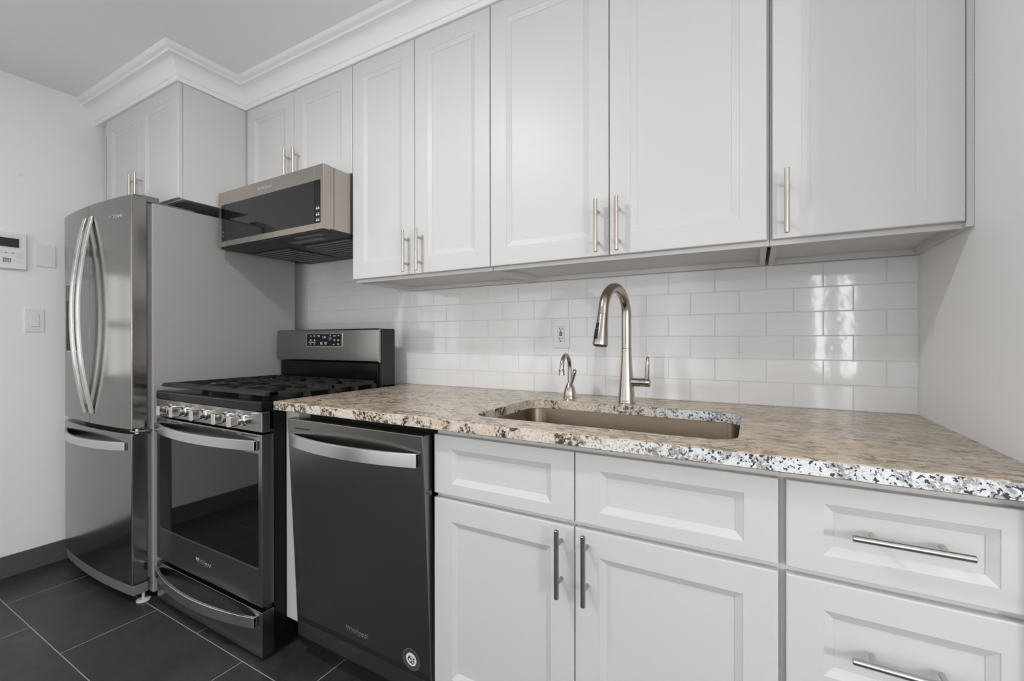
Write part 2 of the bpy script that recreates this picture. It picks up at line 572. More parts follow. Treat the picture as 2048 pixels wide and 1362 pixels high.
# ------------------------------------------------------------------ backsplash
b = MB()
PW, PH, G = 0.1585, 0.0786, 0.0010
splash_x0 = -2.785
for row in range(0, 9):
    z0 = 0.9145 + row * PH
    z1 = z0 + PH
    if row == 6:
        z1 = min(z1, 1.3875 + 0.08)
    off = -0.1552 if row % 2 == 0 else -0.0742
    x1 = -0.0012
    k = 0
    while x1 > splash_x0:
        x0 = off - PW * k
        k += 1
        xm = max(x0, splash_x0)
        # above the cabinets' underside only the bay over the range is tiled
        top = z1
        if x1 > -1.97 and z1 > 1.3865:
            top = 1.3865
        if top - z0 > 0.004:
            e = 0.0012
            ty, tz = random.uniform(-1, 1) * 0.00022, random.uniform(-1, 1) * 0.00022
            xa, xb, za, zb = xm + G, x1 - G, z0 + G, top - G
            if xb - xa > 0.006:
                def fy(x, z):
                    return ty * (2 * (x - xa) / (xb - xa) - 1) + tz * (2 * (z - za) / (zb - za) - 1)
                vo = [b.bm.verts.new((x, 0.0014 + 0.0, z)) for x, z in ((xa, za), (xb, za), (xb, zb), (xa, zb))]
                vi = [b.bm.verts.new((x, fy(x, z), z)) for x, z in ((xa + e, za + e), (xb - e, za + e), (xb - e, zb - e), (xa + e, zb - e))]
                b.bm.faces.new(vi)
                for q in range(4):
                    b.bm.faces.new((vo[q], vo[(q + 1) % 4], vi[(q + 1) % 4], vi[q]))
        x1 = x0
splash = thing('tile_backsplash', (-1.39, 0.004, 0.9145), 'white glossy subway tile backsplash running from the fridge to the right wall', 'backsplash')
b.build('subway_tile', 'tile', splash, smooth=0)
g = MB()
g.box(splash_x0, 0.0, 0.0008, 0.0078, 0.9145, 1.387).box(splash_x0, -1.97, 0.0008, 0.0078, 1.387, 1.62)
g.build('grout', 'grout', splash, smooth=0)


# ------------------------------------------------------------------ cabinets
def panel_front(x0, x1, z0, z1, y, th, mx, mzt, mzb=None, bw=0.016, dep=0.0085):
    """door or drawer front facing -y: framed, with a bevelled step down to a flat panel"""
    mzb = mzt if mzb is None else mzb
    b = MB()
    e = 0.0018
    R = lambda ax0, ax1, az0, az1, yy: [b.bm.verts.new(p) for p in ((ax0, yy, az0), (ax1, yy, az0), (ax1, yy, az1), (ax0, yy, az1))]
    loops = [R(x0, x1, z0, z1, y + th), R(x0, x1, z0, z1, y + e * 1.6), R(x0 + e * 0.5, x1 - e * 0.5, z0 + e * 0.5, z1 - e * 0.5, y + e * 0.5), R(x0 + e * 1.6, x1 - e * 1.6, z0 + e * 1.6, z1 - e * 1.6, y)]
    ix0, ix1, iz0, iz1 = x0 + mx, x1 - mx, z0 + mzb, z1 - mzt
    loops.append(R(ix0, ix1, iz0, iz1, y))
    loops.append(R(ix0 + 0.0006, ix1 - 0.0006, iz0 + 0.0006, iz1 - 0.0006, y + 0.0012))
    loops.append(R(ix0 + bw, ix1 - bw, iz0 + bw, iz1 - bw, y + dep))
    loops.append(R(ix0 + bw + 0.0006, ix1 - bw - 0.0006, iz0 + bw + 0.0006, iz1 - bw - 0.0006, y + dep + 0.0014))
    for a, c in zip(loops, loops[1:]):
        for k in range(4):
            b.bm.faces.new((a[k], a[(k + 1) % 4], c[(k + 1) % 4], c[k]))
    b.bm.faces.new(loops[-1])
    b.bm.faces.new(loops[0][::-1])
    return b


def bar_pull(parent, c, length, vertical, ysurf, m, so=0.033, r=0.0062):
    """bar pull: parent is the door or drawer front it is screwed to"""
    yb = ysurf - so
    d = length / 2
    if vertical:
        p0, p1 = (c[0], yb, c[1] - d), (c[0], yb, c[1] + d)
    else:
        p0, p1 = (c[0] - d, yb, c[1]), (c[0] + d, yb, c[1])
    P0, P1 = Vector(p0), Vector(p1)
    ax = (P1 - P0).normalized()
    h = MB()
    ch = 0.0012
    h.tube([P0, P0 + ax * ch, P1 - ax * ch, P1], [r - ch, r, r, r - ch], 18)
    for s in (-1, 1):
        q = (P0 + P1) / 2 + ax * (s * 0.048)
        h.cyl((q.x, yb + 0.002, q.z), (q.x, ysurf + 0.0005, q.z), 0.0052, n=14)
    return h.build('handle', m, parent)


YU = -0.381      # face of the wall cabinet doors
UB, UT = 1.4008, 2.3316
CB = 1.388       # underside of the wall cabinet frames


def wall_cabinet(label, x0, x1, z0, z1, doors, yface, pulls, zpull, zc=None, lip=0.0, ra=0.0, group='white wall cabinets'):
    t = thing('wall_cabinet', ((x0 + x1) / 2, yface / 2, z0), label, 'cabinet', group)
    yc = yface + 0.0205
    zb = z0 if zc is None else zc
    c = MB()
    s = 0.016
    c.box(x0, x0 + s, yc, -0.001, zb, z1).box(x1 - s, x1, yc, -0.001, zb, z1)
    c.box(x0 + s, x1 - s, yc + 0.019, -0.008, z1 - s, z1)
    c.box(x0 + s, x1 - s, yc, yc + 0.019, zb, zb + 0.038)
    c.box(x0 + s, x1 - s, -0.018, -0.001, zb, zb + 0.05)
    c.box(x0 + s, x1 - s, yc + 0.019, -0.018, zb + 0.017, zb + 0.03)
    c.box(x0 + s, x1 - s, yc, yc + 0.019, z1 - 0.06, z1)
    c.box(x0 + s, x1 - s, -0.008, -0.001, zb + 0.05, z1)
    c.build('carcass', 'cab', t, smooth=0)
    for (d0, d1), px in zip(doors, pulls):
        d = panel_front(d0, d1, z0, z1, yface, 0.019, 0.0635, 0.0635, bw=0.019, dep=0.0075).build('door', 'cab', t, smooth=20)
        if px is not None:
            bar_pull(d, (px, zpull), 0.164, True, yface, 'pull')
    return t


wall_cabinet('white two-door wall cabinet between the microwave and the widest wall cabinet, with narrow doors', -1.9553, -1.2545, UB, UT,
             [(-1.9553, -1.6077), (-1.6047, -1.2552)], YU, [-1.637, -1.569], 1.489, CB)
wide = wall_cabinet('widest white wall cabinet, its two doors directly above the sink and faucet', -1.2518, -0.3955, UB, UT,
             [(-1.2510, -0.8214), (-0.8184, -0.3968)], YU, [-0.8531, -0.7881], 1.489, CB)
MB().box(-0.3954, -0.3907, YU + 0.0207, YU + 0.0385, CB, UT).build('frame_stile', 'cab', wide, smooth=0)
t = wall_cabinet('single-door white wall cabinet nearest the right wall, over the bare counter end', -0.3855, -0.0005, UB, UT,
                 [(-0.3840, -0.0150)], YU, [-0.3533], 1.489, CB)
MB().box(-0.3893, -0.3856, YU + 0.0207, YU + 0.0385, CB, UT).build('frame_stile', 'cab', t, smooth=0)
MB().box(-0.0135, -0.0008, YU + 0.004, YU + 0.0200, CB, UT).build('filler_strip', 'cab', t, smooth=0)
wall_cabinet('short white two-door cabinet on the wall right above the microwave', -2.7425, -1.9575, 1.866, UT,
             [(-2.7405, -2.3597), (-2.3567, -1.9595)], YU, [-2.383, -2.3156], 1.963, 1.8625)
t = wall_cabinet('deep white two-door cabinet above the refrigerator, sticking out past its neighbours', XL + 0.03, -2.7512, 1.800, UT,
                 [(-3.526, -3.1455), (-3.1425, -2.757)], -0.688, [-3.165, -3.105], 1.888, 1.796)

# base units ---------------------------------------------------------
YB = -0.690
DT0, DT1 = 0.859, 0.686     # drawer fronts
DD1 = 0.6723                # door tops
KZ = 0.085                  # top of the toe kick


def base_carcass(parent, x0, x1, dividers, rails):
    c = MB()
    s = 0.018
    yc = YB + 0.0205
    for xx in (x0, x1 - s):
        c.box(xx, xx + s, yc, -0.02, KZ, 0.8815)
    c.box(x0 + s, x1 - s, yc + 0.02, -0.02, KZ, KZ + s)
    c.box(x0 + s, x1 - s, -0.034, -0.02, KZ + s, 0.8815)
    c.box(x0 + s, x1 - s, yc, yc + 0.019, 0.842, 0.8815)
    for z in rails:
        c.box(x0 + s, x1 - s, yc, yc + 0.019, z - 0.019, z + 0.019)
    c.box(x0 + s, x1 - s, yc, yc + 0.019, KZ, KZ + 0.04)
    for xx in dividers:
        c.box(xx - 0.019, xx + 0.019, yc, yc + 0.019, KZ + 0.04, 0.842)
    c.build('carcass', 'cabin', parent, smooth=0)
    MB().box(x0, x1, YB + 0.085, YB + 0.10, FZ, KZ).build('toe_kick', 'blackpl', parent, smooth=0)


t = thing('sink_base_cabinet', (-0.82, -0.35, FZ), 'white two-door base cabinet under the sink with two drawer-like panels', 'cabinet', 'white base cabinets')
base_carcass(t, -1.2588, -0.3795, [], [0.679])
for x0, x1 in ((-1.2578, -0.8184), (-0.8154, -0.3831)):
    panel_front(x0, x1, DT1, DT0, YB, 0.019, 0.061, 0.0385, 0.0335).build('false_drawer_front', 'cab', t, smooth=20)
for x0, x1, px in ((-1.2578, -0.8184, -0.8511), (-0.8154, -0.3831, -0.7827)):
    d = panel_front(x0, x1, KZ + 0.006, DD1, YB, 0.019, 0.0625, 0.062).build('door', 'cab', t, smooth=20)
    bar_pull(d, (px, 0.5855), 0.169, True, YB, 'pullz')

t = thing('drawer_base_cabinet', (-0.19, -0.35, FZ), 'white three-drawer base cabinet at the right end of the counter', 'cabinet', 'white base cabinets')
base_carcass(t, -0.3790, -0.0005, [], [0.679, 0.428])
for z0, z1, mt, zp in ((DT1, DT0, 0.037, 0.7775), (0.4360, DD1, 0.055, 0.5545), (KZ + 0.006, 0.4225, 0.055, 0.26)):
    d = panel_front(-0.3700, -0.0050, z0, z1, YB, 0.019, 0.0615, mt).build('drawer', 'cab', t, smooth=20)
    bar_pull(d, (-0.1878, zp), 0.163, False, YB, 'pullx')

# end panel between range and dishwasher
t = thing('end_panel', (-1.93, -0.35, FZ), 'narrow white filler panel in the gap between the black range side and the dishwasher', 'panel')
MB().box(-1.9715, -1.8970, -0.680, -0.60, 0.096, 0.8815).box(-1.9115, -1.8970, -0.60, -0.02, 0.096, 0.8815).build('panel', 'cab', t, smooth=0)
MB().box(-1.9715, -1.8970, -0.610, -0.02, FZ, 0.0955).build('toe_kick', 'blackpl', t, smooth=0)

# ------------------------------------------------------------------ countertop, sink
CT, CBOT, CF = 0.9143, 0.8825, -0.7315


def rrect(x0, x1, y0, y1, r, n=7):
    pts = []
    for cx, cy, a in ((x1 - r, y1 - r, 0), (x0 + r, y1 - r, 90), (x0 + r, y0 + r, 180), (x1 - r, y0 + r, 270)):
        for k in range(n):
            t_ = math.radians(a + 90 * k / (n - 1))
            pts.append((cx + r * math.cos(t_), cy + r * math.sin(t_)))
    return pts


SX0, SX1, SY0, SY1 = -1.165, -0.458, -0.636, -0.215
b = MB()
out = [(-1.9715, CF), (-0.0008, CF), (-0.0008, -0.0005), (-1.9715, -0.0005)]
# a slightly wavy, hand-dressed front edge
wav = [(x, CF + 0.0011 * math.sin(37 * x) + 0.0008 * math.sin(91 * x + 1) + random.uniform(-0.0005, 0.0005)) for x in [-1.9715 + 1.9707 * k / 120 for k in range(121)]]
outer = wav + [(-0.0008, -0.0005), (-1.9715, -0.0005)]
hole = rrect(SX0, SX1, SY0, SY1, 0.060)


def ring(loop, z):
    vs = [b.bm.verts.new((x, y, z)) for x, y in loop]
    es = [b.bm.edges.new((vs[k], vs[(k + 1) % len(vs)])) for k in range(len(vs))]
    return vs, es


ev = 0.0022


def inset_outer(d):
    return [(x, y + d) for x, y in wav] + [(-0.0008, -0.0005), (-1.9715, -0.0005)]


to, eo = ring(inset_outer(ev), CT)
th_, eh = ring(rrect(SX0 - 0.0015, SX1 + 0.0015, SY0 - 0.0015, SY1 + 0.0015, 0.0615), CT)
bmesh.ops.triangle_fill(b.bm, use_beauty=True, edges=eo + eh)
o1, _ = ring(outer, CT - ev)
o2, _ = ring(outer, CBOT + ev)
o3, e3 = ring(inset_outer(ev), CBOT)
h1, _ = ring(hole, CT - 0.0015)
h3, e3h = ring(hole, CBOT)
for A, B_ in ((to, o1), (o1, o2), (o2, o3), (th_, h1), (h1, h3)):
    for k in range(len(A)):
        b.bm.faces.new((A[k], A[(k + 1) % len(A)], B_[(k + 1) % len(A)], B_[k]))
bmesh.ops.triangle_fill(b.bm, use_beauty=True, edges=e3 + e3h)
ctop = b.build('granite_countertop', 'granite', smooth=40)
ctop.data.materials.append(M['granite_edge'])
for p in ctop.data.polygons:
    if abs(p.normal.z) < 0.6:
        p.material_index = 1
tag(ctop, 'speckled beige and brown granite countertop with a sink cut-out', 'countertop')

t = thing('undermount_sink', (-0.81, -0.42, 0.68), 'stainless steel undermount sink set into the granite countertop', 'sink')
b = MB()
L = [rrect(SX0 - 0.022, SX1 + 0.022, SY0 - 0.022, SY1 + 0.022, 0.075), rrect(SX0 + 0.001, SX1 - 0.001, SY0 + 0.001, SY1 - 0.001, 0.058),
     rrect(SX0 + 0.003, SX1 - 0.003, SY0 + 0.003, SY1 - 0.003, 0.056), rrect(SX0 + 0.008, SX1 - 0.008, SY0 + 0.008, SY1 - 0.008, 0.054),
     rrect(SX0 + 0.014, SX1 - 0.014, SY0 + 0.014, SY1 - 0.014, 0.052), rrect(SX0 + 0.035, SX1 - 0.035, SY0 + 0.035, SY1 - 0.035, 0.04)]
zz = [0.8820, 0.8820, 0.877, 0.73, 0.705, 0.690]
rings = [[b.bm.verts.new((x, y, z)) for x, y in l] for l, z in zip(L, zz)]
for A, B_ in zip(rings, rings[1:]):
    for k in range(len(A)):
        b.bm.faces.new((A[k], A[(k + 1) % len(A)], B_[(k + 1) % len(A)], B_[k]))
b.bm.faces.new(rings[-1])
so = b.build('basin', 'sink', t, smooth=50)
sol = so.modifiers.new('thickness', 'SOLIDIFY')
sol.thickness = 0.0012
sol.offset = -1
MB().lathe([(0.0, 0.0005), (0.02, 0.0005), (0.045, 0.003), (0.048, 0.0)], (-0.81, -0.40, 0.6905), 28, False).build('drain', 'nickel', t)

# faucet ------------------------------------------------------------
t = thing('kitchen_faucet', (-0.828, -0.140, CT), 'tall brushed nickel pull-down faucet behind the sink', 'faucet')
FX, FY = -0.828, -0.140
MB().lathe([(0.0315, 0.0), (0.0315, 0.004), (0.0305, 0.006), (0.0290, 0.02), (0.0255, 0.06), (0.0225, 0.10), (0.0198, 0.14), (0.0180, 0.17), (0.0174, 0.1925)], (FX, FY, CT + 0.0003), 36).build('body', 'nickel', t, smooth=60)
pts, rad = [], []
z_top = 1.2256
FD = Vector((-math.sin(math.radians(10)), -math.cos(math.radians(10)), 0))     # the spout is swung a little to the left
col0 = Vector((FX, FY, 0))
for k in range(6):
    pts.append((FX, FY, 1.1085 + (z_top - 1.1085) * k / 5))
    rad.append(0.0172 - 0.0004 * k / 5)
RH, RV, AE = 0.0885, 0.090, math.radians(165)
for k in range(1, 19):
    a = AE * k / 18
    p = col0 + FD * (RH * (1 - math.cos(a)))
    pts.append((p.x, p.y, z_top + RV * math.sin(a)))
    rad.append(0.0168)
hd = (FD * 0.20 + Vector((0, 0, -0.98))).normalized()
e = Vector(pts[-1])
for L_ in (0.010, 0.020, 0.029):
    pts.append(tuple(e + hd * L_))
    rad.append(0.0168)
nend = e + hd * 0.029
MB().tube(pts, rad, 24).build('spout', 'nickel', t, smooth=60)
MB().lathe([(0.0165, 0), (0.0165, 0.0022)], (FX, FY, 1.1066), 24).build('joint_ring', 'blackpl', t)
h0 = nend + hd * 0.0012
hl = 0.102
head = MB().tube([h0, h0 + hd * 0.03, h0 + hd * 0.06, h0 + hd * (hl - 0.004), h0 + hd * hl], [0.0174, 0.0192, 0.0222, 0.0252, 0.0244], 28).build('spray_head', 'nickel', t, smooth=60)
MB().tube([h0 + hd * (hl + 0.0002), h0 + hd * (hl + 0.0018)], [0.0215, 0.0205], 24).build('nozzle', 'blackpl', head)
# rocker button on the outer face of the head (towards the room and left)
btn = MB()
fw_ = (FD - hd * FD.dot(hd)).normalized()
sd_ = hd.cross(fw_).normalized()
if sd_.x > 0:
    sd_ = -sd_
out_ = (fw_ * 0.96 + sd_ * 0.28).normalized()
tan_ = hd.cross(out_).normalized()
for s0, s1, w_, lift in ((0.030, 0.048, 0.0060, 0.0012), (0.050, 0.084, 0.0072, 0.0020)):
    pr = []
    for ss in (s0, s1):
        rr = 0.0174 + (0.0252 - 0.0174) * ss / hl
        for wv_, lf in ((-w_, -0.004), (w_, -0.004), (w_, lift), (-w_, lift)):
            pr.append(btn.bm.verts.new(h0 + hd * ss + tan_ * wv_ + out_ * (rr + lf)))
    for f_ in ((0, 1, 2, 3), (7, 6, 5, 4), (0, 4, 5, 1), (1, 5, 6, 2), (2, 6, 7, 3), (3, 7, 4, 0)):
        btn.bm.faces.new([pr[i] for i in f_])
btn.build('spray_button', 'blackpl', head, bevel=0.001)
side = MB()
side.cyl((FX + 0.010, FY, 0.9875), (FX + 0.049, FY, 0.9875), 0.0150, n=28)
side.cyl((FX + 0.049, FY, 0.9875), (FX + 0.052, FY, 0.9875), 0.0132, n=28)
side.tube([(FX + 0.052, FY, 0.9875), (FX + 0.080, FY, 0.9875), (FX + 0.0825, FY, 0.9875)], [0.0152, 0.0152, 0.013], 28)
side.build('valve', 'nickel', t, smooth=50)
MB().tube([(FX + 0.071, FY - 0.002, 0.992), (FX + 0.073, FY - 0.004, 1.02), (FX + 0.0745, FY - 0.006, 1.05), (FX + 0.0755, FY - 0.007, 1.075), (FX + 0.0758, FY - 0.0072, 1.079)],
          [0.0085, 0.0078, 0.0070, 0.0062, 0.003], 18).build('lever', 'nickel', t, smooth=60)

t = thing('hot_water_tap', (-1.047, -0.125, CT), 'small brushed nickel hot water tap left of the tall faucet', 'tap')
TX, TY = -1.051, -0.125
MB().lathe([(0.0265, 0.0), (0.0265, 0.003), (0.0245, 0.006), (0.0235, 0.018), (0.0200, 0.036), (0.0140, 0.050), (0.0095, 0.056), (0.0085, 0.060)], (TX, TY, CT + 0.0003), 32).build('base', 'nickel', t, smooth=60)
pts = [(TX, TY, 0.965), (TX, TY, 1.00), (TX, TY, 1.030)]
R2 = 0.040
for k in range(1, 15):
    a = PI * k / 14 * 0.97
    pts.append((TX, TY - R2 * (1 - math.cos(a)), 1.030 + R2 * 1.25 * math.sin(a)))
e = Vector(pts[-1])
pts.append((e.x, e.y - 0.001, e.z - 0.010))
MB().tube(pts, 0.0078, 20).build('spout', 'nickel', t, smooth=60)
MB().tube([(e.x, e.y - 0.001, e.z - 0.004), (e.x, e.y - 0.001, e.z - 0.008), (e.x, e.y - 0.0015, e.z - 0.028)], [0.0085, 0.0108, 0.0108], 20).build('nozzle', 'nickel', t)
MB().tube([(TX + 0.006, TY, 0.966), (TX + 0.012, TY, 0.985), (TX + 0.0185, TY, 1.012), (TX + 0.0205, TY, 1.021), (TX + 0.0212, TY, 1.025)], [0.0045, 0.0058, 0.0085, 0.0078, 0.003], 16).build('lever', 'nickel', t, smooth=60)

# outlet ------------------------------------------------------------
t = thing('wall_outlet', (-1.137, 0.0, 1.162), 'white electrical outlet with dark slots on the tiles behind the small tap', 'outlet')
ox, oz = -1.137, 1.1625
MB().box(ox - 0.0365, ox + 0.0365, -0.0062, -0.0003, oz - 0.0595, oz + 0.0595).build('cover_plate', 'plastic', t, bevel=0.003)
fc = MB().box(ox - 0.0168, ox + 0.0168, -0.0084, -0.0060, oz - 0.034, oz + 0.034).build('receptacle', 'plastic2', t, bevel=0.001)
for s in (-1, 1):
    zc = oz + s * 0.021
    MB().box(ox - 0.0072, ox - 0.0050, -0.0088, -0.0083, zc - 0.002, zc + 0.006).build('slot', 'dark', fc, smooth=0)
    MB().box(ox + 0.0050, ox + 0.0072, -0.0088, -0.0083, zc - 0.002, zc + 0.005).build('slot', 'dark', fc, smooth=0)
    MB().cyl((ox, -0.0088, zc - 0.0085), (ox, -0.0083, zc - 0.0085), 0.0028, n=10).build('ground_hole', 'dark', fc, smooth=0)
for s in (-1, 1):
    MB().box(ox - 0.0065, ox + 0.0065, -0.0092, -0.0083, oz + s * 0.0044 - 0.0024, oz + s * 0.0044 + 0.0024).build('test_button', 'dark', fc, smooth=0)

# things on the left wall --------------------------------------------
xw = XL
t = thing('wall_thermostat', (xw, -1.05, 1.58), 'white wall control panel with a dark screen at the left edge of the photo', 'thermostat')
MB().box(xw + 0.0003, xw + 0.024, -1.150, -0.967, 1.491, 1.668).build('housing', 'plastic', t, bevel=0.004)
MB().box(xw + 0.0235, xw + 0.0252, -1.126, -0.9875, 1.589, 1.655).build('bezel', 'plastic2', t, bevel=0.001)
MB().box(xw + 0.0245, xw + 0.0260, -1.118, -0.9946, 1.5965, 1.6405).build('screen', 'screen', t, smooth=0)
bt = MB()
for k in range(4):
    y = -1.085 + 0.031 * k
    bt.box(xw + 0.0235, xw + 0.0250, y - 0.011, y + 0.011, 1.562, 1.574)
bt.build('button_row', 'plastic2', t, bevel=0.001)
ik = MB()
for k in range(4):
    y = -1.046 + 0.0072 * k
    ik.box(xw + 0.0238, xw + 0.0246, y - 0.0016, y + 0.0016, 1.520, 1.541)
    ik.box(xw + 0.0238, xw + 0.0246, y - 0.0030, y + 0.0030, 1.539, 1.5415)
ik.build('markings', 'sticker', t, smooth=0)  # small icon symbols on the housing
ik = MB()
for k in range(3):
    y = -1.062 + 0.024 * k
    ik.box(xw + 0.0238, xw + 0.0252, y - 0.004, y + 0.004, 1.5665, 1.569)
ik.build('markings', 'sticker', t, smooth=0)  # icon dashes on the button row
rg = MB()
rg.prism([(-0.992 + 0.013 * math.cos(a * PI / 8), 1.553 + 0.008 * math.sin(a * PI / 8)) for a in range(16)], 'x', xw + 0.0235, xw + 0.0255)
rg.build('round_button', 'plastic2', t, bevel=0.0008)
MB().prism([(-0.992 + 0.012 * math.cos(a * PI / 8), 1.528 + 0.005 * math.sin(a * PI / 8)) for a in range(16)], 'x', xw + 0.0235, xw + 0.0252).build('round_button', 'plastic2', t, bevel=0.0008)

t = thing('blank_wall_plate', (xw, -0.894, 1.577), 'blank white square cover plate on the wall, above the light switch', 'wall plate')
MB().box(xw + 0.0003, xw + 0.0065, -0.9305, -0.8585, 1.518, 1.6335).build('plate', 'plastic', t, bevel=0.002)
for z in (1.533, 1.6185):
    MB().cyl((xw + 0.0064, -0.8945, z), (xw + 0.0073, -0.8945, z), 0.003, n=10).build('screw', 'plastic2', t)

t = thing('light_switch', (xw, -0.936, 1.241), 'white rocker light switch on the wall left of the refrigerator', 'light switch')
MB().box(xw + 0.0003, xw + 0.0065, -0.9715, -0.9020, 1.182, 1.2995).build('cover_plate', 'plastic', t, bevel=0.002)
MB().box(xw + 0.0062, xw + 0.0076, -0.9535, -0.9195, 1.2065, 1.2755).build('rocker_frame', 'plastic2', t, bevel=0.0006)
MB().prism([(xw + 0.0072, 1.209), (xw + 0.0125, 1.211), (xw + 0.0095, 1.241), (xw + 0.0105, 1.2715), (xw + 0.0072, 1.2735)], 'y', -0.9510, -0.9220).build('rocker', 'plastic', t, bevel=0.0008)


# ------------------------------------------------------------------ appliances
def bow_handle(name, parent, x0, x1, z0, z1, ybase, bow, m, th=0.011, yf=None, n=28, ends=0.010, power=2.0):
    """flat strip handle bowed out from a front; each end turns back to the surface"""
    b = MB()
    f, k_ = [], []
    for i in range(n + 1):
        s = -1 + 2 * i / n
        x = x0 + (x1 - x0) * i / n
        yb = ybase if yf is None else yf(x)
        y = yb - ends - bow * (1 - abs(s) ** power)
        f.append((x, y))
        k_.append((x, min(y + th, yb + 0.0)))
    loop = f + [(x1, (ybase if yf is None else yf(x1)) + 0.0005)] + [(x1 - 0.012, (ybase if yf is None else yf(x1)) + 0.0005)] + k_[::-1][1:-1] + [(x0 + 0.012, (ybase if yf is None else yf(x0)) + 0.0005), (x0, (ybase if yf is None else yf(x0)) + 0.0005)]
    # strip built by quads so the concave plan fills cleanly
    rows = []
    for (xf, yf_), (xk, yk) in zip(f, k_):
        rows.append([b.bm.verts.new((xf, yf_, z1)), b.bm.verts.new((xf, yf_, z0)), b.bm.verts.new((xk, yk, z0)), b.bm.verts.new((xk, yk, z1))])
    for A, B_ in zip(rows, rows[1:]):
        for q in range(4):
            b.bm.faces.new((A[q], A[(q + 1) % 4], B_[(q + 1) % 4], B_[q]))
    b.bm.faces.new(rows[0][::-1])
    b.bm.faces.new(rows[-1])
    for xe, sg in ((x0, 1), (x1, -1)):
        yb = ybase if yf is None else yf(xe)
        b.box(xe, xe + sg * 0.010, yb - ends + 0.001, yb + 0.0005, z0 + 0.0015, z1 - 0.0015)
    return b.build(name, m, parent, bevel=0.0018)


# refrigerator --------------------------------------------------------
FXL, FXR = -3.550, -2.795
FXC = (FXL + FXR) / 2
HW = (FXR - FXL) / 2


def fy(x):
    s = (x - FXC) / HW
    return -0.8490 - 0.0215 * (1 - s * s)


t = thing('refrigerator', (FXC, -0.45, FZ), 'stainless steel french-door refrigerator with a bottom freezer and two curved handles', 'refrigerator')
MB().box(FXL + 0.005, -2.790, -0.774, -0.075, 0.005, 1.7555).build('body', 'fside', t, bevel=0.004)


def front_slab(x0, x1, z0, z1, name, rl, rr):
    loop = []
    n = 16
    for k in range(n + 1):
        x = x0 + (x1 - x0) * k / n
        loop.append((x, fy(x)))
    if rr:
        loop = loop[:-1] + [(x1 - 0.009, fy(x1 - 0.009))] + [(x1 - 0.004 + 0.004 * math.sin(a), fy(x1 - 0.004) + 0.004 - 0.004 * math.cos(a)) for a in (0.0, 0.4, 0.8, 1.2, PI / 2)] + [(x1, fy(x1) + 0.010)]
    if rl:
        loop = [(x0, fy(x0) + 0.010)] + [(x0 + 0.004 - 0.004 * math.sin(a), fy(x0 + 0.004) + 0.004 - 0.004 * math.cos(a)) for a in (PI / 2, 1.2, 0.8, 0.4, 0.0)] + [(x0 + 0.009, fy(x0 + 0.009))] + loop[1:]
    loop += [(x1, -0.793), (x0, -0.793)]
    return MB().prism(loop, 'z', z0, z1).build(name, 'fdoor', t, bevel=0.0015, smooth=30)


dl = front_slab(FXL, FXC - 0.0025, 0.7500, 1.7735, 'left_door', True, False)
dr = front_slab(FXC + 0.0025, FXR, 0.7500, 1.7735, 'right_door', False, True)
fz = front_slab(FXL, FXR, 0.0720, 0.7285, 'freezer_drawer', True, True)
g = MB()
g.box(FXL + 0.012, FXR - 0.012, -0.793, -0.774, 0.078, 0.722).box(FXL + 0.012, FXR - 0.012, -0.793, -0.774, 0.756, 1.765)
g.build('gasket', 'greypl', t, smooth=0)


def door_handle(parent, xc, name='handle'):
    b = MB()
    rows = []
    n = 36
    z0, z1 = 0.797, 1.717
    w, th = 0.033, 0.012
    for i in range(n + 1):
        s = -1 + 2 * i / n
        z = z0 + (z1 - z0) * i / n
        y = fy(xc) - 0.008 - 0.050 * (1 - abs(s) ** 2.0)
        yk = min(y + th, fy(xc) - 0.0005)
        rows.append([b.bm.verts.new((xc - w / 2, y + 0.002, z)), b.bm.verts.new((xc - w / 4, y, z)), b.bm.verts.new((xc + w / 4, y, z)), b.bm.verts.new((xc + w / 2, y + 0.002, z)), b.bm.verts.new((xc + w / 2, yk, z)), b.bm.verts.new((xc - w / 2, yk, z))])
    for A, B_ in zip(rows, rows[1:]):
        for q in range(6):
            b.bm.faces.new((A[q], A[(q + 1) % 6], B_[(q + 1) % 6], B_[q]))
    b.bm.faces.new(rows[0][::-1])
    b.bm.faces.new(rows[-1])
    for ze, sg in ((z0, 1), (z1, -1)):
        b.box(xc - w / 2 + 0.002, xc + w / 2 - 0.002, fy(xc) - 0.007, fy(xc) + 0.001, ze, ze + sg * 0.02)
    return b.build(name, 'fhandle', parent, bevel=0.002)


door_handle(dl, FXC - 0.037)
door_handle(dr, FXC + 0.037)
bow_handle('handle', fz, -3.515, -2.835, 0.655, 0.692, 0, 0.040, 'handle', yf=fy, ends=0.008)
# water dispenser in the left door
dsp = MB()
dx0, dx1, dz0, dz1 = -3.462, -3.285, 1.080, 1.420
yd = lambda x: fy(x)
fr = MB()
for (a0, a1, c0, c1) in ((dx0, dx0 + 0.006, dz0, dz1), (dx1 - 0.006, dx1, dz0, dz1), (dx0, dx1, dz0, dz0 + 0.008), (dx0, dx1, dz1 - 0.006, dz1)):
    fr.box(a0, a1, yd((dx0 + dx1) / 2) - 0.0035, yd(dx0) + 0.006, c0, c1)
dsp = fr.build('dispenser', 'handle', dl, bevel=0.001)
MB().box(dx0 + 0.006, dx1 - 0.006, yd(dx1) - 0.0012, yd(dx0) + 0.004, dz0 + 0.008, 1.335).build('recess', 'dark', dl, smooth=0)
MB().box(dx0 + 0.006, dx1 - 0.006, yd(dx1) - 0.0020, yd(dx0) + 0.004, 1.337, dz1 - 0.006).build('dispenser_panel', 'mglass', dl, smooth=0)
text_mesh('Whirlpool', 0.026, 'logo', 'logo', dr, lambda x, y, d=0: (-2.915 + x, fy(-2.915 + x) - 0.0004 - 0.0008 * d, 1.692 + y))
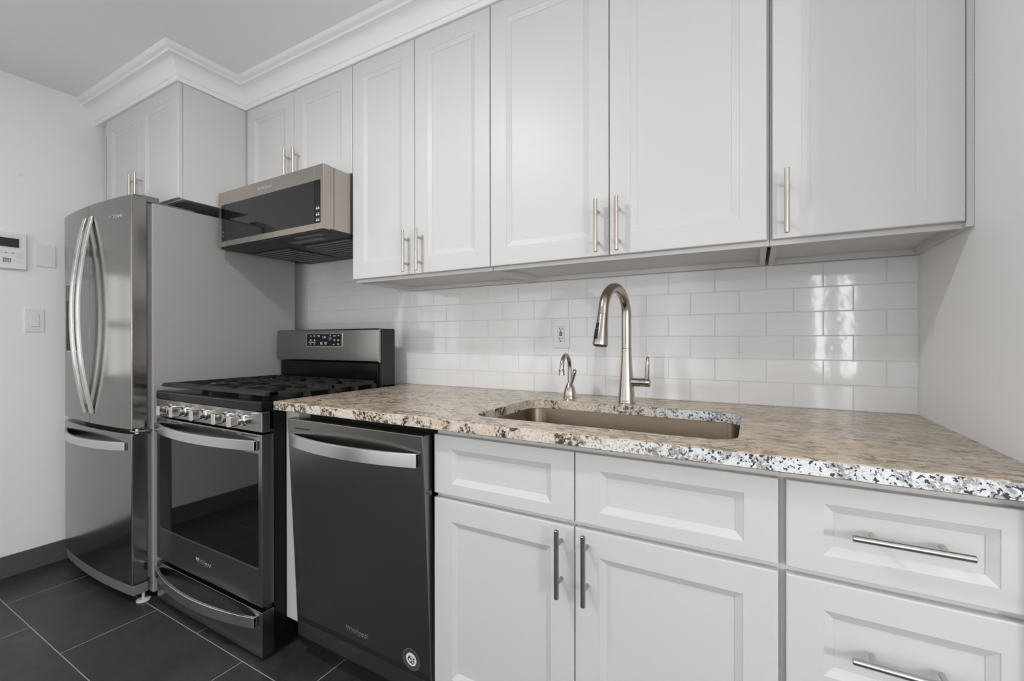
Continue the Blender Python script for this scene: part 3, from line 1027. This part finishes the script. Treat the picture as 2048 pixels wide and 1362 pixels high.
hc = MB().box(-2.862, -2.796, -0.812, -0.745, 1.7565, 1.7835).box(-2.852, -2.80, -0.835, -0.81, 1.774, 1.7815).box(FXL + 0.01, -2.796, -0.772, -0.60, 1.7563, 1.763)
hc.build('hinge_cover', 'greypl', t, bevel=0.003)
MB().box(-2.850, -2.7925, -0.835, -0.760, 0.7335, 0.7405).cyl((-2.812, -0.822, 0.727), (-2.812, -0.822, 0.748), 0.008).build('hinge', 'handle', t, bevel=0.001)
gl = []
for k in range(17):
    x = FXL + 0.004 + (FXR + 0.002 - FXL - 0.004) * k / 16
    gl.append((x, fy(x) + 0.004))
gl += [(FXR + 0.002, -0.79), (FXL + 0.004, -0.79)]
MB().prism(gl, 'z', 0.022, 0.064).build('grille', 'greypl', t, bevel=0.003)
for fx in (-2.8155, FXL + 0.06):
    MB().lathe([(0.026, 0.0), (0.026, 0.006), (0.022, 0.008), (0.006, 0.009), (0.006, 0.045)], (fx, -0.800, FZ + 0.0005), 24).build('leveling_foot', 'foot', t)
for fx in (-2.83, FXL + 0.06):
    MB().cyl((fx, -0.15, FZ + 0.001), (fx, -0.15, 0.006), 0.02).build('leveling_foot', 'foot', t)

# over-the-range microwave --------------------------------------------
MX0, MX1, MY, MZ0, MZ1 = -2.7375, -1.9640, -0.5225, 1.5950, 1.8605
t = thing('microwave', ((MX0 + MX1) / 2, -0.26, MZ0), 'low-profile stainless steel microwave hood mounted over the gas range', 'microwave')
MB().box(MX0 + 0.003, MX1, -0.488, -0.012, MZ0 + 0.004, MZ1 - 0.0012).build('body', 'mwsteel', t, bevel=0.002)
# full width front: narrow left stile, door, right control stile
wx0, wx1, wz0, wz1 = MX0 + 0.027, MX1 - 0.018, 1.6205, 1.7975
sx0, sx1 = MX0 + 0.054, MX1 - 0.054


def frame_piece(x0, x1, name, parent):
    return MB().box(x0, x1, MY, -0.489, MZ0, MZ1).build(name, 'mwsteel', parent, bevel=0.0008)


md = frame_piece(sx0 + 0.001, sx1 - 0.001, 'door', t)
frame_piece(MX0, sx0 - 0.001, 'side_stile', t)
frame_piece(sx1 + 0.001, MX1, 'side_stile', t)
lst = MB().box(wx0, sx0 - 0.001, MY - 0.0005, MY + 0.002, wz0, wz1).build('left_control_strip', 'glass', t, smooth=0)
MB().box(sx0 + 0.001, sx1 - 0.001, MY - 0.0008, MY + 0.002, wz0, wz1).build('window', 'mglass', md, smooth=0)
st = MB().box(sx1 + 0.001, wx1, MY - 0.0005, MY + 0.002, wz0, wz1).build('control_strip', 'glass', t, smooth=0)
ic = MB()
for zc in (1.634, 1.657, 1.683):
    for dx in (-0.006, 0.006):
        ic.box(sx1 + 0.020 + dx - 0.004, sx1 + 0.020 + dx + 0.004, MY - 0.0009, MY + 0.0002, zc - 0.006, zc + 0.0015)
        ic.box(sx1 + 0.020 + dx - 0.0025, sx1 + 0.020 + dx + 0.0025, MY - 0.0009, MY + 0.0002, zc + 0.004, zc + 0.006)
ic.build('markings', 'ink', st, smooth=0)  # touch icons on the right strip
ic = MB()
for zc in (1.645, 1.665):
    ic.box(MX0 + 0.037, MX0 + 0.043, MY - 0.0009, MY + 0.0002, zc - 0.003, zc + 0.003)
ic.build('markings', 'ink', lst, smooth=0)  # touch icons on the left strip
text_mesh('Whirlpool', 0.027, 'logo', 'logo', md, lambda x, y, d=0: (-2.360 + x, MY - 0.0003 - 0.0008 * d, 1.828 + y))
u = MB()
u.box(MX0 + 0.002, MX1 - 0.001, MY + 0.010, -0.02, MZ0 - 0.008, MZ0 + 0.004)
u.build('underside', 'blackpl', t, bevel=0.003)
v_ = MB()
for (a0, a1, y0, y1) in ((-2.20, -2.02, -0.495, -0.470), (-2.30, -2.08, -0.445, -0.410)):
    v_.box(a0, a1, y0, y1, MZ0 - 0.0095, MZ0 - 0.0078)
v_.build('lamp_lens', 'greypl', t, bevel=0.0006)
for a0, a1 in ((-2.70, -2.40), (-2.30, -1.985)):
    f = MB()
    f.box(a0, a1, -0.38, -0.10, MZ0 - 0.011, MZ0 - 0.0078)
    f.build('grease_filter', 'blackpl', t, bevel=0.001)
    r = MB()
    for k in range(8):
        y = -0.36 + 0.034 * k
        r.box(a0 + 0.015, a1 - 0.015, y - 0.005, y + 0.005, MZ0 - 0.0145, MZ0 - 0.0108)
    r.build('filter_rib', 'greypl', t, bevel=0.001)
MB().cyl((MX1 - 0.0005, -0.075, 1.612), (MX1 + 0.0018, -0.075, 1.612), 0.005, n=12).build('screw', 'mwsteel', t)
MB().box(MX1 - 0.001, MX1 + 0.0006, -0.472, -0.470, MZ0 + 0.004, MZ1 - 0.002).build('side_seam', 'dark', t, smooth=0)

# gas range -------------------------------------------------------------
RX0, RX1, RY = -2.7545, -1.9750, -0.773
RC = (RX0 + RX1) / 2
t = thing('gas_range', (RC, -0.45, FZ), 'stainless steel gas range with black grates and five chrome knobs', 'range')
MB().box(RX0 + 0.004, RX1, -0.727, -0.105, -0.004, 0.868).build('body', 'black', t, bevel=0.002)
# backguard
bgl = [(-0.1995, 1.1945), (-0.2065, 1.188), (-0.2110, 1.060), (-0.2100, 1.036), (-0.2020, 1.0295), (-0.190, 1.0295), (-0.190, 1.1945)]
bg = MB().prism(bgl, 'x', RX0, RX1 - 0.006).build('backguard', 'steel', t, bevel=0.002)
MB().box(RX0 + 0.002, RX1, -0.1895, -0.105, 0.868, 1.1925).build('backguard_housing', 'blackpl', t, bevel=0.003)
MB().box(RX0 + 0.022, RX1 - 0.020, -0.1985, -0.1893, 0.925, 1.0285).build('vent_panel', 'black', t, bevel=0.004)
ya = -0.2092
dsx0, dsx1, dsz0, dsz1 = -2.500, -2.232, 1.1075, 1.1705
yd2 = lambda z: -0.2065 - (1.188 - z) * (0.0045 / 0.128)
pl = MB()
pl.prism([(yd2(dsz0) - 0.0012, dsz0), (yd2(dsz1) - 0.0012, dsz1), (yd2(dsz1) + 0.004, dsz1), (yd2(dsz0) + 0.004, dsz0)], 'x', dsx0, dsx1)
dsp = pl.build('control_display', 'glass', bg, smooth=0)
fr = MB()
for x0, x1, z0, z1 in ((dsx0 - 0.004, dsx0, dsz0 - 0.004, dsz1 + 0.003), (dsx1, dsx1 + 0.004, dsz0 - 0.004, dsz1 + 0.003), (dsx0, dsx1, dsz0 - 0.004, dsz0), (dsx0, dsx1, dsz1, dsz1 + 0.003)):
    fr.prism([(yd2(z0) - 0.0016, z0), (yd2(z1) - 0.0016, z1), (yd2(z1) + 0.004, z1), (yd2(z0) + 0.004, z0)], 'x', x0, x1)
fr.build('display_frame', 'handle', bg, smooth=0)
text_mesh('1:41', 0.017, 'clock_digits', 'blue', bg, lambda x, y, d=0: (-2.362 + x * 1.1, yd2(1.153 + y) - 0.0015 - 0.0004 * d, 1.153 + y))
ic = MB()
W_, H_ = dsx1 - dsx0, dsz1 - dsz0


def mark(u0, u1, v0, v1):
    x0, x1 = dsx0 + W_ * u0, dsx0 + W_ * u1
    z0, z1 = dsz1 - H_ * v1, dsz1 - H_ * v0
    ic.prism([(yd2(z0) - 0.0019, z0), (yd2(z1) - 0.0019, z1), (yd2(z1) - 0.001, z1), (yd2(z0) - 0.001, z0)], 'x', x0, x1)


MARKS = ((0.10, 0.14, 0.04, 0.07), (0.21, 0.13, 0.045, 0.08), (0.31, 0.12, 0.07, 0.06), (0.35, 0.18, 0.03, 0.06), (0.10, 0.46, 0.04, 0.09), (0.22, 0.46, 0.035, 0.1),
                     (0.055, 0.655, 0.21, 0.05), (0.10, 0.80, 0.035, 0.07), (0.21, 0.80, 0.04, 0.05), (0.675, 0.09, 0.02, 0.12), (0.64, 0.32, 0.085, 0.04), (0.66, 0.46, 0.03, 0.05),
                     (0.77, 0.14, 0.06, 0.07), (0.78, 0.46, 0.045, 0.09), (0.77, 0.82, 0.035, 0.06), (0.89, 0.12, 0.035, 0.07), (0.885, 0.46, 0.045, 0.10), (0.885, 0.79, 0.05, 0.05), (0.90, 0.84, 0.022, 0.07),
                     (0.40, 0.67, 0.07, 0.02), (0.40, 0.72, 0.045, 0.05), (0.41, 0.80, 0.06, 0.06), (0.52, 0.67, 0.075, 0.04), (0.52, 0.76, 0.075, 0.012), (0.525, 0.80, 0.065, 0.05))
for lo, hi in ((0, 0.39), (0.39, 0.62), (0.62, 1.0)):
    ic = MB()
    for u0, v0, w, h in MARKS:
        if lo <= u0 < hi:
            mark(u0, u0 + w, v0, v0 + h)
    ic.build('markings', 'ink', bg, smooth=0)  # small touch icons around the clock
# cooktop tray with a black front lip
MB().prism([(-0.105, 0.868), (-0.105, 0.925), (-0.20, 0.925), (-0.215, 0.908), (-0.72, 0.908), (-0.735, 0.916), (-0.770, 0.9165), (-0.7755, 0.911), (-0.7755, 0.8795), (-0.728, 0.8795), (-0.728, 0.868)], 'x', RX0, RX1).build('cooktop', 'black', t, bevel=0.003)
# grates: three cast sections
secs = [(RX0 + 0.012, RX0 + 0.262), (RX0 + 0.265, RX1 - 0.265), (RX1 - 0.262, RX1 - 0.004)]
for gx0, gx1 in secs:
    g = MB()
    zt, zb = 0.9475, 0.9335
    y0, y1 = -0.762, -0.222
    g.prism([(y0, 0.9365), (y0 + 0.010, zt), (y0 + 0.055, zt), (y0 + 0.055, zb), (y0 + 0.004, zb)], 'x', gx0, gx1)
    g.box(gx0, gx1, y1 - 0.016, y1, zb, zt)
    g.box(gx0, gx0 + 0.016, y0 + 0.02, y1, zb, zt).box(gx1 - 0.016, gx1, y0 + 0.02, y1, zb, zt)
    ym = (y0 + 0.055 + y1) / 2
    g.box(gx0, gx1, ym - 0.007, ym + 0.007, zb, zt)
    xm = (gx0 + gx1) / 2
    for k in range(1, 5):
        yy = y0 + 0.055 + (y1 - y0 - 0.055) * k / 5
        if abs(yy - ym) > 0.02:
            g.box(gx0 + 0.01, xm - 0.030, yy - 0.0055, yy + 0.0055, zb + 0.001, zt)
            g.box(xm + 0.030, gx1 - 0.01, yy - 0.0055, yy + 0.0055, zb + 0.001, zt)
    for ya_, yb_ in ((y0 + 0.05, y0 + 0.125), (ym - 0.095, ym + 0.095), (y1 - 0.085, y1 - 0.01)):
        g.box(xm - 0.0055, xm + 0.0055, ya_, yb_, zb + 0.001, zt)
    for xx in (gx0 + 0.008, gx1 - 0.008):
        for yy in (y0 + 0.18, ym, y1 - 0.12, y1 - 0.012):
            g.box(xx - 0.008, xx + 0.008, yy - 0.012, yy + 0.012, 0.9085 if yy < -0.225 else 0.926, zb + 0.002)
    g.build('grate', 'iron', t, bevel=0.0015)
for gx0, gx1 in secs:
    xm = (gx0 + gx1) / 2
    for yy in ((-0.575, -0.335) if gx0 != secs[1][0] else (-0.455,)):
        b = MB().lathe([(0.045, 0.0), (0.045, 0.006), (0.035, 0.009), (0.035, 0.016), (0.031, 0.019), (0.0, 0.019)], (xm, yy, 0.9082), 28, False)
        b.build('burner', 'iron', t, smooth=40)
# knob panel
cp = MB().box(RX0 + 0.002, RX1 - 0.0005, RY, -0.742, 0.8046, 0.8785).build('control_panel', 'steel', t, bevel=0.0025)
for kx in (-2.620, -2.514, -2.356, -2.196, -2.094):
    zk = 0.8425
    k1 = MB()
    k1.tube([(kx, RY + 0.001, zk), (kx, RY - 0.005, zk), (kx, RY - 0.007, zk)], [0.0235, 0.0235, 0.021], 28)
    k1.tube([(kx, RY - 0.007, zk), (kx, RY - 0.020, zk), (kx, RY - 0.023, zk)], [0.0175, 0.0185, 0.0175], 24)
    k = k1.build('knob', 'knob', t)
    MB().tube([(kx, RY - 0.0235, zk), (kx, RY - 0.0255, zk)], [0.0178, 0.0178], 24).build('gold_ring', 'brass', k)['label'] = 'gold-tinted ring behind the knob grip'
    gp = MB()
    hw_, hh = 0.0135, 0.0200
    gp.prism([(kx - hw_, zk - hh + 0.003), (kx - hw_ + 0.003, zk - hh), (kx + hw_ - 0.003, zk - hh), (kx + hw_, zk - hh + 0.003), (kx + hw_, zk + hh - 0.003), (kx + hw_ - 0.003, zk + hh), (kx - hw_ + 0.003, zk + hh), (kx - hw_, zk + hh - 0.003)], 'y', RY - 0.052, RY - 0.025)
    gp.build('knob_grip', 'knob', k, bevel=0.0015)
# oven door
gx0, gx1, gz0, gz1 = RX0 + 0.027, RX1 - 0.0225, 0.3115, 0.7260
od = MB().box(RX0 + 0.002, RX1 - 0.0005, RY, -0.728, 0.1745, 0.7965).build('oven_door', 'steel', t, bevel=0.0015)
MB().box(gx0, gx1, RY - 0.0006, RY + 0.002, gz0, gz1).build('oven_window', 'glass', od, smooth=0)
MB().box(gx0, gx1, RY - 0.0012, RY + 0.002, gz0 - 0.004, gz0 + 0.0005).build('window_trim', 'handle', od, smooth=0)
for x0, x1 in ((-2.745, -2.662), (-2.628, -2.560), (-2.528, -2.402), (-2.366, -2.236), (-2.203, -2.134), (-2.101, -2.004)):
    MB().box(x0, x1, RY - 0.0003, RY + 0.0004, 0.7860, 0.7900).build('vent_slot', 'dark', od, smooth=0)
bow_handle('handle', od, RX0 + 0.008, RX1 - 0.031, 0.7370, 0.7745, RY, 0.046, 'handle', ends=0.012)
text_mesh('Whirlpool', 0.028, 'logo', 'logo', od, lambda x, y, d=0: (-2.368 + x, RY - 0.0003 - 0.0008 * d, 0.2405 + y))
dw_ = MB().box(RX0 + 0.002, RX1 - 0.0005, RY, -0.728, -0.008, 0.1555).build('storage_drawer', 'steel', t, bevel=0.0015)
bow_handle('handle', dw_, RX0 + 0.010, RX1 - 0.034, 0.0955, 0.1345, RY, 0.050, 'handle', ends=0.012)
MB().box(RX0 + 0.012, RX1 - 0.012, -0.742, -0.7275, 0.150, 0.182).build('drawer_gap', 'dark', t, smooth=0)
for fx in (RX0 + 0.05, RX1 - 0.05):
    for yy in (-0.69, -0.15):
        MB().cyl((fx, yy, FZ + 0.0005), (fx, yy, -0.003), 0.016).build('leveling_leg', 'blackpl', t)

# dishwasher ------------------------------------------------------------
DX0, DX1 = -1.8930, -1.2680
t = thing('dishwasher', ((DX0 + DX1) / 2, -0.35, FZ), 'dark stainless steel dishwasher with a bowed handle, its door tipped slightly open', 'dishwasher')
MB().box(DX0 + 0.006, DX1 - 0.004, -0.640, -0.04, 0.085, 0.876).build('tub', 'blackpl', t, smooth=0)
dz0, dz1 = 0.0575, 0.8590
yt, yb = -0.7300, -0.6895


def dyf(z):
    return yb + (yt - yb) * (z - dz0) / (dz1 - dz0)


door = MB().prism([(dyf(dz0), dz0), (dyf(dz1), dz1), (dyf(dz1) + 0.036, dz1), (dyf(dz0) + 0.036, dz0)], 'x', DX0, DX1).build('door', 'dwsteel', t, bevel=0.003)
MB().box(DX0 + 0.008, DX1 - 0.006, dyf(dz1) + 0.0365, dyf(dz1) + 0.050, dz0 + 0.06, dz1 - 0.004).build('door_liner', 'blackpl', t, smooth=0)
MB().box(DX0 + 0.004, DX1 - 0.004, -0.615, -0.600, FZ, 0.085).build('toe_kick', 'blackpl', t, smooth=0)
hz0, hz1 = 0.7640, 0.8060
yh = dyf(0.785)
bow_handle('handle', door, DX0 + 0.022, DX1 - 0.018, hz0, hz1, yh - 0.0005, 0.040, 'handle', ends=0.012)
MB().box(-1.8505, -1.7735, dyf(0.827) - 0.0006, dyf(0.827) + 0.001, 0.8250, 0.8292).build('vent_slot', 'dark', door, smooth=0)
MB().cyl((-1.318, dyf(0.838) - 0.0008, 0.838), (-1.318, dyf(0.838) + 0.001, 0.838), 0.0022, n=10).build('indicator_light', 'dark', door)
text_mesh('Whirlpool', 0.025, 'logo', 'logo', door, lambda x, y, d=0: (-1.5785 + x, dyf(0.170 + y) - 0.0003 - 0.0008 * d, 0.170 + y))
# round sticker
sx, sz, sr = -1.3430, 0.1630, 0.0340


def disc(r, d, n=32, a0=0, a1=2 * PI, ri=None):
    b = MB()
    pts = [(sx + r * math.cos(a0 + (a1 - a0) * k / n), sz + r * math.sin(a0 + (a1 - a0) * k / n)) for k in range(n + (ri is not None))]
    if ri is None:
        b.face([(x, dyf(z) - d, z) for x, z in pts])
        b.bm.normal_update()
    else:
        pin = [(sx + ri * math.cos(a0 + (a1 - a0) * k / n), sz + ri * math.sin(a0 + (a1 - a0) * k / n)) for k in range(n + 1)]
        for k in range(n):
            b.face([(q[0], dyf(q[1]) - d, q[1]) for q in (pts[k], pts[k + 1], pin[k + 1], pin[k])])
    return b


stk = disc(sr, 0.0005).build('sticker', 'sticker', door, smooth=0)
disc(sr, 0.0007, ri=sr * 0.94).build('sticker_rim', 'greypl', stk, smooth=0)
disc(sr * 0.60, 0.0007).build('sticker_field', 'stickw', stk, smooth=0)
gl = MB()
for k in range(7):
    a = math.radians(168 - 24 * k)
    ca, sa = math.cos(a), math.sin(a)
    for tq in ((-0.10, -0.03), (0.03, 0.10)):
        q = [(r_ * ca - w_ * sa, r_ * sa + w_ * ca) for r_, w_ in ((0.67, tq[0]), (0.67, tq[1]), (0.90, tq[1]), (0.90, tq[0]))]
        gl.face([(sx + sr * x, dyf(sz + sr * z) - 0.0009, sz + sr * z) for x, z in q])
    q = [(r_ * ca - w_ * sa, r_ * sa + w_ * ca) for r_, w_ in ((0.76, -0.05), (0.76, 0.05), (0.82, 0.05), (0.82, -0.05))]
    gl.face([(sx + sr * x, dyf(sz + sr * z) - 0.0009, sz + sr * z) for x, z in q])
# ribbon-like emblem of two crossing loops
for cx_, cz_, rx, rz, rot in ((-0.16, -0.10, 0.30, 0.20, -0.9), (0.18, -0.22, 0.26, 0.15, 0.8), (0.05, 0.16, 0.38, 0.12, -0.2)):
    n = 22
    for k in range(n):
        p4 = []
        for rr, kk in ((1, k), (1, k + 1), (0.55, k + 1), (0.55, k)):
            a = 2 * PI * kk / n
            x, z = rx * rr * math.cos(a), rz * rr * math.sin(a)
            x, z = cx_ + x * math.cos(rot) - z * math.sin(rot), cz_ + x * math.sin(rot) + z * math.cos(rot)
            p4.append((sx + sr * x, dyf(sz + sr * z) - 0.0009, sz + sr * z))
        gl.face(p4)
gl.build('sticker_print', 'inkd', stk, smooth=0)
